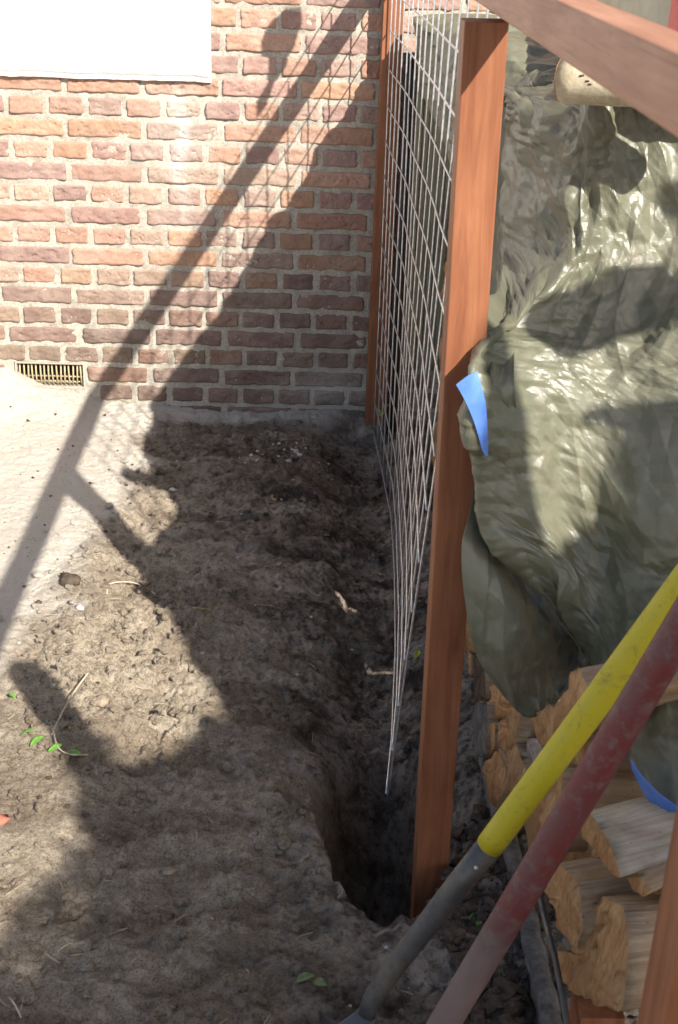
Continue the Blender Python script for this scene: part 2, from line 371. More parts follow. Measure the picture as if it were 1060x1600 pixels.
sand = np.maximum(sand, .8*sm(-.13, -.04, GY+.035*nsep)*(1-.8*sm(.02, .22, GX)))
clay = (1-sand)*np.clip(sm(.10, -.22, GX+.13*nsep+.12*sm(-.9, -.3, GY))*(.35+.65*np.clip(1.25*CL+.2, 0, 1)), 0, 1)
clay = np.clip(clay+.6*(1-sand)*sm(-1.7, -2.0, GY+.1*nsep)*sm(.16, .0, GX+.1*nsep)+.8*(1-sand)*np.exp(-((GX+.38)/.26)**2-((GY+1.5)/.62)**2)+.35*sm(.1, .6, fbm(GX*3.1, GY*9, o=3, s=90))*(1-sand)*(.6*sm(-1.9, -1.2, GY)+.25), 0, 1)
dark_soil = np.clip(HOLE*.8+.7*np.exp(-((GX-.17)/.13)**2)*sm(-.1, -.35, GY)*sm(-2.2, -1.5, GY)+.5*np.exp(-((GX-.08)/.1)**2-((GY+.38)/.16)**2)+.5*sm(.3, .42, GX)+(.55+.5*1.2*nsep)*sm(-.8, -.4, GY)*sm(-.03, -.12, GY)*(1-sand)+.8*sm(.0, .35, fbm(GX*4+3, GY*9, o=4, s=95))*(1-CL)*(1-sand), 0, 1)  # darker soil: hole, trench, pile foot, beside the wall, and moist patches
tag(mesh_obj('ground', np.stack([GX, GY, H], -1).reshape(-1, 3), grid_faces(len(gx), len(gy))[:, ::-1] if False else grid_faces(len(gx), len(gy)),
    GROUND, attr={'sand': ('FLOAT', sand), 'clay': ('FLOAT', clay), 'dark_soil': ('FLOAT', dark_soil)}), kind='structure')
def gh(x, y): return float(hmap(np.array([float(x)]), np.array([float(y)]))[0][0])
# ------------------------------------------------------------------ brick wall
wall = empty('brick_wall', (0, 0, 0), 'old red brick house wall with pale mortar behind the bare soil', 'wall')
PC = .0611; PAL = [(.42, .235, .165), (.44, .26, .19), (.38, .23, .18), (.35, .215, .185), (.31, .20, .18), (.40, .29, .225), (.46, .27, .175), (.33, .235, .20)]
def washf(x, z):
    a = .75*np.exp(-((x+.335+.01*np.sin(z*30))/.022)**2)*sm(.66, .85, z)*sm(1.2, 1.05, z)
    a = a+.35*np.exp(-((x+.36)/.10)**2)*sm(.78, .95, z)*sm(1.22, 1.05, z)
    a = a+.75*np.exp(-((x-.12)/.13)**2)*np.exp(-((z-.235)/.05)**2)
    return a
V = []; F = []; T = []; W = []; nvt = 0
def add_brick(x0, x1, z0, z1, row, hi):
    global nvt
    nu, nv = (int((x1-x0)/.0032)+2, 15) if hi else (4, 3)
    g = .0078+random.uniform(-.0015, .0015); x0 += g+random.uniform(-.0015, .0025); x1 -= g+random.uniform(-.0015, .0025)
    z0 += .0068+random.uniform(-.001, .002); z1 -= .0068+random.uniform(-.001, .002)
    u = np.linspace(0, 1, nu); v = np.linspace(0, 1, nv); U, Vv = np.meshgrid(u, v, indexing='ij')
    X = x0+(x1-x0)*U; Z = z0+(z1-z0)*Vv; sd = random.random()*40
    ex = np.minimum(U, 1-U)*(x1-x0); ez = np.minimum(Vv, 1-Vv)*(z1-z0); ed = np.minimum(ex, ez)
    tilt = random.uniform(-.003, .003)
    dep = .0032*(1-np.exp(-ed/.0018))+tilt*(U-.5)+random.uniform(-.0015, .002)
    if hi:
        cr = np.abs(fbm(X*26, Z*60+X*14, z=sd, o=3)); k = fbm(X*40, Z*70, z=sd+3, o=3)
        dep += .0026*k-.0048*(1-sm(0, .07, cr))*(random.random() < .75)*sm(.003, .012, ed)
        dz = .0022*fbm(X*45, Z*0+sd, o=2)*(1-2*np.minimum(Vv, 1-Vv)); Z = Z+dz
        dx = .0020*fbm(Z*60, X*0+sd+2, o=2)*(1-2*np.minimum(U, 1-U))*np.where(U > .5, 1, -1); X = X+dx
        # rounded corners
        cz = np.clip(1-ex/.005, 0, 1); Z = Z+(np.where(Vv > .5, -1, 1))*cz**2*.003
    Y = -dep
    base = (nvt); V.append(np.stack([X, Y, Z], -1).reshape(-1, 3)); n = nu*nv
    F.append(grid_faces(nu, nv)[:, ::-1]+base if False else grid_faces(nu, nv)+base)
    # rim into the mortar
    rim = [i*nv for i in range(nu)]+[(nu-1)*nv+j for j in range(1, nv)]+[i*nv+nv-1 for i in range(nu-2, -1, -1)]+[j for j in range(nv-2, 0, -1)]
    P = np.stack([X, Y, Z], -1).reshape(-1, 3)[rim].copy(); P[:, 1] = .012; V.append(P); k = len(rim)
    F.append(np.array([(base+rim[q], base+n+q, base+n+(q+1) % k, base+rim[(q+1) % k]) for q in range(k)]))
    nvt += n+k
    c = np.array(random.choice(PAL)); zc = (z0+z1)/2
    lo = sm(.82, .45, zc+.12*sm(-.1, -.5, x0)); gry = float(lo)*random.uniform(.35, 1.); c = c*(1-gry*.8)+np.array(random.choice(((.135, .10, .09), (.105, .09, .085), (.16, .115, .10))))*gry*.8  # lower courses darker: brick tone plus wall shade put into the tint
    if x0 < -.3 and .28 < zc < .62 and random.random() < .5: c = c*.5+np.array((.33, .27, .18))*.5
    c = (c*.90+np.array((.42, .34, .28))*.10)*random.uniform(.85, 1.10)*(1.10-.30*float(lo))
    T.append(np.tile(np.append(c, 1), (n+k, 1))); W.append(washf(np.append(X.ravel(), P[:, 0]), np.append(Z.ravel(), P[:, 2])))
for row in range(-30, 18):
    zc = 1.0-row*PC; z0, z1 = zc-PC/2, zc+PC/2
    st = (row % 2 == 0); pitch = .22 if st else .11; off = -.66 if st else -.66+.055
    jit = random.uniform(-.008, .008) if row not in (0, 2) else 0
    k0 = int(math.floor((-2.6-off)/pitch)); k1 = int(math.ceil((2.6-off)/pitch))
    for k in range(k0, k1):
        x0 = off+k*pitch+jit; x1 = x0+pitch
        if row in (12, 13) and x1 > -.86 and x0 < -.645:       # air brick opening
            if x0 < -.86: x1 = -.855
            elif x1 > -.645: x0 = -.645
            else: continue
            if x1-x0 < .04: continue
        add_brick(x0, x1, z0, z1, row, (x1 > -.95 and x0 < .6 and -8 < row < 15))
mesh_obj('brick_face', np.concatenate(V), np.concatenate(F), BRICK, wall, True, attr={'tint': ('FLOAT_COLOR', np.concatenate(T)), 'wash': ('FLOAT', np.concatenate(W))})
def wallgrid(x0, x1, z0, z1, nx, nz, y=.0015, amp=.0025):
    x = np.linspace(x0, x1, nx); z = np.linspace(z0, z1, nz); X, Z = np.meshgrid(x, z, indexing='ij')
    Yy = y+amp*fbm(X*30, Z*30, o=3, s=3)+.5*amp*fbm(X*110, Z*110, o=2, s=4)
    return np.stack([X, Yy, Z], -1).reshape(-1, 3), grid_faces(nx, nz)
vv = []; ff = []; b0 = 0
for (a, b_, c_, d_, n1_, n2_) in ((-2.6, -.86, -.2, 2.9, 90, 150), (-.86, -.645, .30, 2.9, 60, 500), (-.86, -.645, -.2, .215, 60, 60), (-.645, .62, -.2, 2.9, 320, 600), (.62, 2.6, -.2, 2.9, 60, 100)):
    a_, f_ = wallgrid(a, b_, c_, d_, n1_, n2_); vv.append(a_); ff.append(f_+b0); b0 += len(a_)
vv = np.concatenate(vv)
mesh_obj('mortar_bed', vv, np.concatenate(ff), MORTAR, wall, True, attr={'wash': ('FLOAT', np.clip(washf(vv[:, 0], vv[:, 2]), 0, 1)), 'low': ('FLOAT', sm(.42, .25, vv[:, 2])*sm(.0, -.2, vv[:, 0]))})
mb = MB(); mb.box((-2.6, .02, -.2), (-.86, .25, 2.9)); mb.box((-.86, .02, .30), (-.645, .25, 2.9)); mb.box((-.86, .02, -.2), (-.645, .25, .215)); mb.box((-.645, .02, -.2), (2.6, .25, 2.9)); mb.box((-.86, .09, .215), (-.645, .25, .30))
mb.build('wall_core', DARK, wall)
# air brick
av = empty('air_vent', (-.752, 0, .257), 'buff slotted air vent half buried by sand at foot of wall', 'vent')
mb = MB(); mb.box((-.105, .055, -.042), (.106, .085, .042)); mb.build('vent_shade', DARK, av)  # near-black slab stands for the shade inside the vent slots
mb = MB(); mb.box((-.107, .0, .036), (.107, .05, .0425), 0, .002); mb.box((-.107, .0, -.0425), (.107, .05, -.036), 0, .002)
mb.box((.1005, .0, -.036), (.107, .05, .036), 0, .002); mb.box((-.107, .0, -.036), (-.1005, .05, .036), 0, .002); mb.build('vent_frame', MORTAR, av)
for k in range(16):
    x = -.094+k*.0125+random.uniform(-.001, .001); t = random.uniform(-.0022, .0022); mb = MB()
    mb.tube([(x+t, .012, -.034), (x, .010, 0), (x-t*.5, .012, .034)], .0026, 6); mb.build('vent_bar', VENT, av, True)
for z in (-.024, -.008):
    mb = MB(); mb.tube([(-.099, .017, z), (0, .0165, z+.001), (.099, .017, z)], .0024, 6); mb.build('cross_bar', VENT, av, True)
# white board on the wall (bottom right corner of it is in view)
wb = empty('painted_board', (-.9, 0, 1.14), 'white painted board with chipped lower edge fixed to top left of brick wall', 'board')
def slab(x0, x1, z0, z1, y0, y1, amp, name):
    nx = 240; x = np.linspace(x0, x1, nx); prof = []
    e = amp*fbm(x*30, x*0, o=4, s=9); e2 = amp*.6*fbm(x*24+50, x*0, o=4, s=10)
    z_lo = z0+e; rows = [(y1, z_lo), (y0+.002, z_lo), (y0, z_lo+.002), (y0+.0006, z_lo+.010+e2), (y0+.012, z_lo+.0115+e2), (y0+.0125, z_lo+.0165+e2), (y0+.0005, z_lo+.0185+e2), (y0, z_lo+.03+e2)]
    rows += [(y0, z0+.03+(z1-z0-.03)*k/8+0*x) for k in range(1, 9)]+[(y1, z1+0*x)]
    P = np.stack([np.stack([x, 0*x+r[0], r[1]+0*x], -1) for r in rows], 1); nr = len(rows)
    V = P.reshape(-1, 3); F = [list(q) for q in grid_faces(nx, nr)]
    F.append([(nx-1)*nr+j for j in range(nr)]); F.append([j for j in range(nr)][::-1])
    V = V-np.array((-.9, 0, 1.14)); return mesh_obj(name, V, F, WHITE, wb, False)
slab(-2.4, -.246, 1.137, 1.95, -.017, .012, .0016, 'panel')
# ------------------------------------------------------------------ posts and rail
def post(loc, size, h, label):
    mb = MB(); sx, sy = size; mb.box((0, 0, 0), (sx, sy, h), 0, .0022)
    o = mb.build('fence_post', TIM_Z, None, False, loc=loc); return tag(o, label, 'post', 'red timber fence posts')
P0 = post((.222, -.068, .10), (.058, .058), 1.385, 'slim reddish timber post standing against the brick wall at far end of mesh')
P1 = post((.220, -2.07, -.36), (.055, .055), 1.845, 'tall reddish timber post standing loose in the dug hole')
P1.location.x = .2445; P1.rotation_euler = (0, -.0133, 0)
P2 = post((.314, -3.05, -.1), (.055, .055), 1.595, 'reddish timber post nearest the camera beside the split logs, cut by photo edge')
mb = MB(); mb.box((0, -3.5, 0), (.040, -.002, .045), 0, .0025); rail = mb.build('top_rail', TIM_Y, None, False, loc=(.25, 0, 1.4975))
tag(rail, 'reddish timber rail running along the tops of the fence posts', 'rail')
# ------------------------------------------------------------------ wire mesh
NV, NH, PV, PH = 18, 16, .1043, .0965
def wpos(s, t):                                                # s along fence from wall (0..1), t height (0 bottom..1 top)
    s = np.clip(s, 0, 1.01); t = np.clip(t, 0, 1.01); Y = -.085-s*PV*(NV-1); top = .244+.052*s**.9
    bot = np.interp(s, [0, .05, .18, .34, .5, .62, .72, .79, .84, .9, 1.], [.249, .253, .263, .273, .266, .256, .247, .237, .230, .222, .202]); k = (1-t)**1.05
    X = top*(1-k)+bot*k+.003*np.sin(s*17+t*5)*t*(1-t)*2
    return np.stack([X, Y+0*t, .137+t*PH*(NH-1)-.002*np.sin(s*9)*(1-t)], -1)
wm = empty('wire_mesh_panel', (.25, -.9, .14), 'galvanised square wire mesh panel hanging between posts in line with the rail', 'wire mesh'); WO = np.array((.25, -.9, .14))
for j in range(NV):
    t = np.linspace(0, 1.0, 34); P = wpos(np.full(34, j/(NV-1)), t)+np.array((random.uniform(-.001, .001), 0, 0)); P[0, 2] -= .006
    mb = MB(); mb.tube(P-WO, .0020, 6); mb.build('upright_wire', WIRE, wm, True)
for i in range(NH):
    q = np.linspace(0, 1.0, 44); mb = MB(); mb.tube(wpos(q, np.full(44, i/(NH-1)))+np.array((-.0036, 0, 0))-WO, .0020, 6); mb.build('cross_wire', WIRE, wm, True)
# ------------------------------------------------------------------ slat screen and wall behind mesh
sl = empty('slat_screen', (.322, -.17, .16), 'weathered green grey screen of narrow upright slats behind the wire mesh', 'screen')
mb = MB(); mb.tube([(0, 0, 0), (0, 0, .6), (0, 0, 1.10)], .015, 20); mb.tube([(0, 0, 1.09), (0, 0, 1.12)], .018, 20)
tag(mb.build('drain_pipe', BLACK, None, True, loc=(.300, -.095, .12)), 'black round drain pipe standing behind the mesh beside the far post', 'pipe')
for k in range(22):
    mb = MB(); h = 1.10+random.uniform(-.05, .03); x = k*.0175
    mb.box((x, random.uniform(0, .004), .22), (x+.0145, .012, h), 0, .002); mb.build('slat', SLAT, sl)
for z in (.32, .95):
    mb = MB(); mb.box((0, .016, z), (.39, .034, z+.045), 0, .002); mb.build('cross_batten', SLAT, sl)
# ------------------------------------------------------------------ split logs
def frame(axis_):
    a = np.array(axis_, float); a /= np.linalg.norm(a); up = np.array([0, 0, 1.]); y = np.cross(up, a); y /= np.linalg.norm(y); z = np.cross(a, y)
    return a, y, z
LG = 'split logs stacked in the wood pile'
def split_log(poly, axis_, L, label, endmat=None, sidemat=None, amp=.004, group=LG, name='split_log'):
    poly = np.array(poly, float); c = poly.mean(0); a, y, z = frame(axis_)
    d = poly-c; P2d = np.stack([d@y, d@z], 1); offs = d@a
    n = len(P2d); seg = np.linalg.norm(np.roll(P2d, -1, 0)-P2d, axis=1); tot = seg.sum(); N = 56; out = []; of = []
    cum = np.concatenate([[0], np.cumsum(seg)])
    for s in np.linspace(0, tot, N, endpoint=False):
        k = min(np.searchsorted(cum, s, 'right')-1, n-1); f = (s-cum[k])/(seg[k]+1e-9)
        out.append(P2d[k]*(1-f)+P2d[(k+1) % n]*f); of.append(offs[k]*(1-f)+offs[(k+1) % n]*f)
    R2 = np.array(out); of = np.array(of); sd = random.random()*50; th = np.arange(N)
    area = 0.5*np.sum(R2[:, 0]*np.roll(R2[:, 1], -1)-np.roll(R2[:, 0], -1)*R2[:, 1])
    if area < 0: R2 = R2[::-1]; of = of[::-1]
    rad = np.linalg.norm(R2, axis=1)[:, None]; dirn = R2/(rad+1e-9)
    V = []; NS = 12; F = []; mi = []
    def fib(x): return 1.4*(amp*(fbm(dirn[:, 0]*7, dirn[:, 1]*7, z=sd, o=4))+amp*.8*fbm(dirn[:, 0]*3, dirn[:, 1]*3+x*6, z=sd+4, o=3)
                        )[:, None]
    for k in range(NS):
        x = L*k/(NS-1); Rk = R2*(1-.10*k/NS)+dirn*fib(x); V += [(x+o*(1-k/(NS-1)), p[0], p[1]) for o, p in zip(of, Rk)]
    for k in range(NS-1):
        for q in range(N): F.append((k*N+q, k*N+(q+1) % N, (k+1)*N+(q+1) % N, (k+1)*N+q)[::-1]); mi.append(1)
    base = len(V); ringsc = (.99, .85, .62, .38, .15)
    for s in ringsc:
        Rk = (R2+dirn*fib(0))*s; off = of*s
        e = amp*3.0*fbm(Rk[:, 0]*38, Rk[:, 1]*14, z=sd+9, o=4)*(1 if s < .95 else .25)
        V += [(o+ee-.0015*(s < .95), p[0], p[1]) for o, ee, p in zip(off, e, Rk)]
    pr = 0
    for k in range(len(ringsc)):
        cur = base+k*N; prv = 0 if k == 0 else base+(k-1)*N
        for q in range(N): F.append((prv+q, prv+(q+1) % N, cur+(q+1) % N, cur+q)); mi.append(0)
    last = base+(len(ringsc)-1)*N; F.append([last+q for q in range(N)]); mi.append(0)
    F.append([(NS-1)*N+q for q in range(N)][::-1]); mi.append(0)
    mw = Matrix.Identity(4)
    for i in range(3): mw[i][0], mw[i][1], mw[i][2], mw[i][3] = a[i], y[i], z[i], c[i]
    o = mesh_obj(name, V, F, [endmat or LOG_E, sidemat or LOG_S], None, True, mi=mi, mw=mw)
    return tag(o, label, 'log', group)
def Z4(l, X, ox, oy, s=4.): return [onX(ox+a/s, oy+b/s, X) for a, b in l]
A = lambda l, X: Z4(l, X, 840, 1200)
B = lambda l, X: Z4(l, X, 720, 900)
AX = (1, -.12, .0)
def tilt(P, ax, k):                                            # shear an end face so it is not a perfect plane
    P = np.array(P); return P
split_log(A([(250, 330), (305, 265), (360, 320), (440, 460), (490, 570), (522, 690), (470, 670), (380, 540), (290, 430)], .385), (1, .30, .10), .30,
          'pale smooth split log lying on top beside the blue tarp hem', amp=.002, sidemat=LOG_P)
split_log(A([(50, 700), (130, 580), (200, 650), (272, 742), (280, 1000), (240, 1140), (180, 1060), (100, 870)], .375), (1, .25, .02), .30,
          'tan wedge shaped split log end above the large reddish log', amp=.003)
split_log(A([(120, 1140), (250, 1140), (296, 860), (420, 800), (535, 870), (556, 1100), (530, 1540), (430, 1500), (250, 1410), (140, 1330)], .39), (1, .18, -.03), .30,
          'large reddish brown split log at bottom of the pile near the grey rod', sidemat=LOG_S, amp=.004)
split_log(A([(560, 690), (640, 670), (715, 760), (660, 800), (590, 760)], .405), (1, .5, .1), .16, 'small pale splinter of wood poking out under the topmost log', amp=.002)
split_log(A([(540, 850), (760, 700), (900, 760), (900, 1500), (560, 1500)], .45), (1, .0, 0), .25, 'greyish log set back beside the large reddish log', amp=.004)
split_log(A([(150, 490), (360, 460), (400, 560), (300, 640), (150, 600)], .43), (1, .2, 0), .25, 'short log wedged beneath the topmost pale log', amp=.003)
split_log(B([(195, 680), (260, 700), (332, 815), (300, 860), (240, 912), (188, 905)], .385), AX, .28, 'light tan log end just left of the hanging tarp tip', amp=.003)
split_log(B([(340, 818), (376, 872), (345, 1050), (280, 1102), (238, 1072), (235, 930), (290, 850)], .375), AX, .28, 'tan upright split log end below the hanging tarp tip', amp=.003)
split_log(B([(148, 1210), (236, 1072), (285, 1190), (272, 1340), (215, 1440), (172, 1310)], .368), AX, .28, 'diamond shaped log end lowest left in the pile', amp=.003)
split_log(B([(282, 1095), (342, 1042), (405, 1200), (440, 1290), (400, 1400), (300, 1345)], .375), AX, .28, 'light brown log end partly covered by yellow spade handle', amp=.003)
split_log(B([(328, 1050), (400, 1008), (480, 1018), (525, 1100), (490, 1170), (405, 1205)], .392), AX, .28, 'grey speckled sawn log end beside the yellow spade handle', endmat=SAWN, amp=.002)
split_log(B([(436, 880), (560, 798), (612, 880), (590, 1020), (535, 1090), (480, 1020)], .392), AX, .28, 'orange brown log end under the right side of the tarp tip', amp=.003)
split_log(B([(575, 1030), (600, 860), (660, 700), (705, 588), (745, 578), (800, 700), (830, 800), (700, 1000)], .385), (1, .15, .15), .28, 'tall orange slab of split wood leaning under the tarp', amp=.003)
split_log(B([(395, 1420), (470, 1280), (560, 1180), (640, 1200), (640, 1420), (600, 1700), (430, 1760)], .392), AX, .28, 'long rough split log showing between yellow and red handles', amp=.005)
split_log(B([(560, 1050), (640, 960), (800, 960), (820, 1200), (700, 1300), (600, 1180)], .42), AX, .26, 'dark set back log between the two tool handles', amp=.004)
split_log(B([(80, 500), (148, 495), (158, 770), (90, 775)], .372), AX, .26, 'narrow dark ended log on left side of the pile behind the post', endmat=BARK, amp=.002)
split_log(B([(75, 900), (95, 790), (165, 785), (168, 1000), (160, 1130), (88, 1125)], .366), AX, .26, 'narrow grey tan log end standing lowest beside the post', endmat=BOARD, amp=.002)
split_log(B([(165, 915), (215, 915), (212, 1060), (180, 1125), (166, 1040)], .372), AX, .26, 'thin orange log end between two pale ones', amp=.002)
split_log(B([(0, 225), (70, 225), (90, 480), (10, 480)], .40), AX, .26, 'reddish log under the tarp edge right of the tall post', amp=.003)
split_log(B([(10, 480), (75, 490), (70, 640), (18, 640)], .40), AX, .26, 'small reddish log beneath the tarp beside the tall post', amp=.003)
split_log(B([(230, 920), (440, 880), (480, 1010), (340, 1045)], .42), AX, .24, 'dark brown log in the gap below the tarp tip', amp=.003)
# logs further back, in the shade under the tarp and behind the mesh
ORD = ('nearest the wall', 'second from the wall', 'third from the wall', 'fourth from the wall', 'fifth from the wall', 'sixth from the wall', 'seventh from the wall', 'eighth from the wall', 'ninth from the wall', 'tenth from the wall', 'farthest from the wall')
RW = ('ground row', 'second row up', 'third row up', 'fourth row up', 'fifth row up', 'sixth row up', 'top row')
for row in range(7):
    for col in range(11):
        y = -.36-col*.155+random.uniform(-.02, .02)+(row % 2)*.07; z = .225+row*.122+random.uniform(-.012, .012)
        if y < -1.98: continue
        
        n = random.choice((4, 5, 6)); r = random.uniform(.058, .072); a0 = random.random()*6
        xx = .405+random.uniform(-.02, .03)+.006*row+(.09 if y < -1.6 else 0)
        pts = [(xx+random.uniform(-.01, .01), y+r*random.uniform(.8, 1.1)*math.cos(a0+6.283*q/n), z+r*random.uniform(.8, 1.1)*math.sin(a0+6.283*q/n)) for q in range(n)]
        split_log(pts, (1, random.uniform(-.08, .08), 0), .32, 'split log behind the wire mesh, %s, %s' % (RW[row], ORD[col]), amp=.004)
# round log on top
rl = empty('round_log', tuple(onX(915, 125, .40)), 'pale round log with dark knots resting on top of the olive tarp', 'log')
c0 = onX(882, 124, .375); c1 = c0+np.array((.20, -.13, .012)); c0l = c0-np.array(rl.location); c1l = c1-np.array(rl.location)
mb = MB(); Pn = [c0l+(c1l-c0l)*t for t in np.linspace(0, 1, 14)]
mb.tube(Pn, [.0305*(1+.03*math.sin(7*t)) for t in np.linspace(0, 1, 14)], 28); mb.build('bark', PALEBARK, rl, True)
mb = MB(); T_ = (c1l-c0l)/np.linalg.norm(c1l-c0l); mb.tube([c0l-T_*.002, c0l-T_*.0001], .0295, 28); mb.build('cut_end', LOG_E, rl)
for (px, py) in ((908, 118), (905, 126), (898, 138), (912, 146), (925, 134), (906, 152)):
    p = c0l+(c1l-c0l)*((px-875)/190)+(lambda d: -d/np.linalg.norm(d)*.030)(ray(px, py)+CR*(0)-CU*(py-128)*.018); mb = MB(); mb.tube([p+np.array((-.007, 0, 0)), p, p+np.array((.007, -.001, .002))], [.001, .0035, .001], 8); mb.build('knot', BARK, rl, True)
# ------------------------------------------------------------------ tarpaulin
def spline_eval(P, t):                                         # Catmull-Rom along axis 0
    n = len(P); t = np.asarray(t)*(n-1); i = np.clip(np.floor(t).astype(int), 0, n-2); f = (t-i).reshape((-1,)+(1,)*(P.ndim-1))
    g = lambda k: P[np.clip(i+k, 0, n-1)]
    a, b, c, d = g(-1), g(0), g(1), g(2)
    return .5*((2*b)+(-a+c)*f+(2*a-5*b+4*c-d)*f**2+(-a+3*b-3*c+d)*f**3)
def sheet(name, ctrl, nu, nv, parent, seed, amp=1., mats=None, org=None, facing=-1):
    C = np.array([[p if len(p) == 3 and abs(p[0]) < 20 else at(*p) for p in r] for r in ctrl], float)
    G = spline_eval(C, np.linspace(0, 1, nu)); G = np.swapaxes(spline_eval(np.swapaxes(G, 0, 1), np.linspace(0, 1, nv)), 0, 1)
    du = np.gradient(G, axis=0); dv = np.gradient(G, axis=1); N = np.cross(du, dv); N /= np.linalg.norm(N, axis=-1)[..., None]+1e-9
    tc = CAM-G; N *= np.sign(np.median((N*tc).sum(-1)))
    a, b = np.cumsum(np.linalg.norm(du, axis=-1), 0), np.cumsum(np.linalg.norm(dv, axis=-1), 1)
    a = np.repeat(a.mean(1, keepdims=True), nv, 1); b = np.repeat(b.mean(0, keepdims=True), nu, 0)
    s = seed*10; wx = .02*fbm(a*4, b*4, o=2, s=s); wy = .02*fbm(a*4+9, b*4, o=2, s=s+3)
    A_, B_ = a+wx, b+wy
    h = 0
    for q, (f_, am) in enumerate(((4.4, .016), (9.0, .014), (18, .0100), (36, .0058), (66, .0024), (115, .0009))):
        an = 1.1*q+seed; ca, sa = math.cos(an), math.sin(an)
        h = h+am*tri((A_*ca-B_*sa)*f_, (A_*sa+B_*ca)*f_*.8, s+q)
    h = h+.013*(1-2*np.abs(vnoise(A_*2.2+B_*1.5, B_*10, s=s+5)))+.006*(1-2*np.abs(vnoise(A_*5+B_*3, B_*21-A_*3, s=s+6)))
    e = np.minimum.outer(np.minimum(np.arange(nu), np.arange(nu)[::-1]), np.minimum(np.arange(nv), np.arange(nv)[::-1]))
    G = G+N*(amp*h*np.clip(.15+e/40., 0, 1))[..., None]
    V = G.reshape(-1, 3)-(org if org is not None else 0)
    o = mesh_obj(name, V, grid_faces(nu, nv), mats or [TARP, TBLUE], parent, False)
    sd_ = o.modifiers.new('thickness', 'SOLIDIFY'); sd_.thickness = .0012; sd_.offset = 0
    return o
TO = np.array((.45, -1.6, .9))
tp = empty('tarpaulin', tuple(TO), 'crumpled olive green tarpaulin with blue lining draped over the wood pile', 'tarpaulin')
def YP(px, py, Y): return tuple(onY(px, py, Y))
front = [
 [(.42, -1.60, 1.355), (.50, -1.62, 1.375), (.60, -1.65, 1.40), (.74, -1.70, 1.40), (1.0, -1.75, 1.38)],
 [YP(885, 164, -1.84), YP(930, 146, -1.88), YP(1000, 130, -1.87), YP(1080, 110, -1.88), YP(1250, 90, -1.88)],
 [YP(888, 270, -1.87), YP(930, 260, -1.90), YP(1000, 250, -1.90), YP(1090, 240, -1.91), YP(1260, 230, -1.95)],
 [YP(880, 390, -1.91), YP(920, 400, -1.93), YP(1000, 400, -1.94), YP(1090, 400, -1.96), YP(1260, 390, -2.0)],
 [YP(815, 480, -2.0), YP(870, 500, -1.98), YP(970, 520, -2.0), YP(1080, 530, -2.05), YP(1260, 540, -2.08)],
 [YP(744, 584, -2.135), YP(840, 610, -2.07), YP(950, 640, -2.07), YP(1070, 660, -2.12), YP(1260, 680, -2.15)],
 [YP(757, 708, -2.145), YP(840, 720, -2.10), YP(940, 760, -2.10), YP(1060, 790, -2.16), YP(1250, 820, -2.2)],
 [YP(768, 808, -2.145), YP(850, 840, -2.12), YP(940, 880, -2.12), YP(1050, 910, -2.18), YP(1240, 950, -2.25)],
 [YP(835, 905, -2.15), YP(880, 920, -2.14), YP(950, 980, -2.2), YP(1050, 1020, -2.32), YP(1230, 1080, -2.42)],
 [YP(898, 992, -2.14), YP(925, 1020, -2.14), YP(960, 1080, -2.34), YP(1040, 1130, -2.44), YP(1210, 1230, -2.55)],
 [YP(918, 1062, -2.12), YP(942, 1095, -2.26), YP(985, 1190, -2.47), YP(1050, 1268, -2.55), YP(1200, 1400, -2.66)]]
for i_, r_ in enumerate(front):
    p_ = np.array(r_[0])
    if i_ in (0, 1): r_.insert(0, (.375, p_[1]+.10, p_[2]-.02)); r_.insert(0, (.358, p_[1]+.24, p_[2]-.03)); r_.insert(0, (.40, p_[1]+.42, p_[2]-.04))
    elif i_ < 5: r_.insert(0, (.45*p_[0]+.55*.358, p_[1]+.11, p_[2])); r_.insert(0, (.360, p_[1]+.36, p_[2])); r_.insert(0, (.41, p_[1]+.46, p_[2]))
    else: r_.insert(0, tuple(p_+np.array((.006, .016, 0)))); r_.insert(0, tuple(p_+np.array((.026, .040, 0)))); r_.insert(0, tuple(p_+np.array((.06, .06, 0))))
ff_ = sheet('front_fold', front, 430, 400, tp, 1, 1., org=TO)
ycol = (-.13, -.45, -.75, -1.05, -1.3, -1.5, -1.68)
hem = (1.17, 1.15, 1.10, .98, .80, .66, .60)
xin = (.055, .045, .025, .01, 0, -.012, -.08)
zt = (1.345, 1.345, 1.365, 1.385, 1.385, 1.365, 1.345)
upper = [[(1.05, y, z) for y, z in zip(ycol, zt)], [(.62, y, z) for y, z in zip(ycol, zt)], [(.43, y, z) for y, z in zip(ycol, zt)], [(.365-d_, y, z-.01) for y, z, d_ in zip(ycol, zt, xin)],
 [(.358-d_, y, min(1.33, 1.30-.1*(1-h))) for y, h, d_ in zip(ycol, hem, xin)], [(.370-d_, y, .5*(h+1.34)) for y, h, d_ in zip(ycol, hem, xin)], [(.378-d_, y, h+.05) for y, h, d_ in zip(ycol, hem, xin)], [(.372-d_, y, h) for y, h, d_ in zip(ycol, hem, xin)]]
sheet('upper_fold', upper, 250, 480, tp, 2, .8, org=TO)
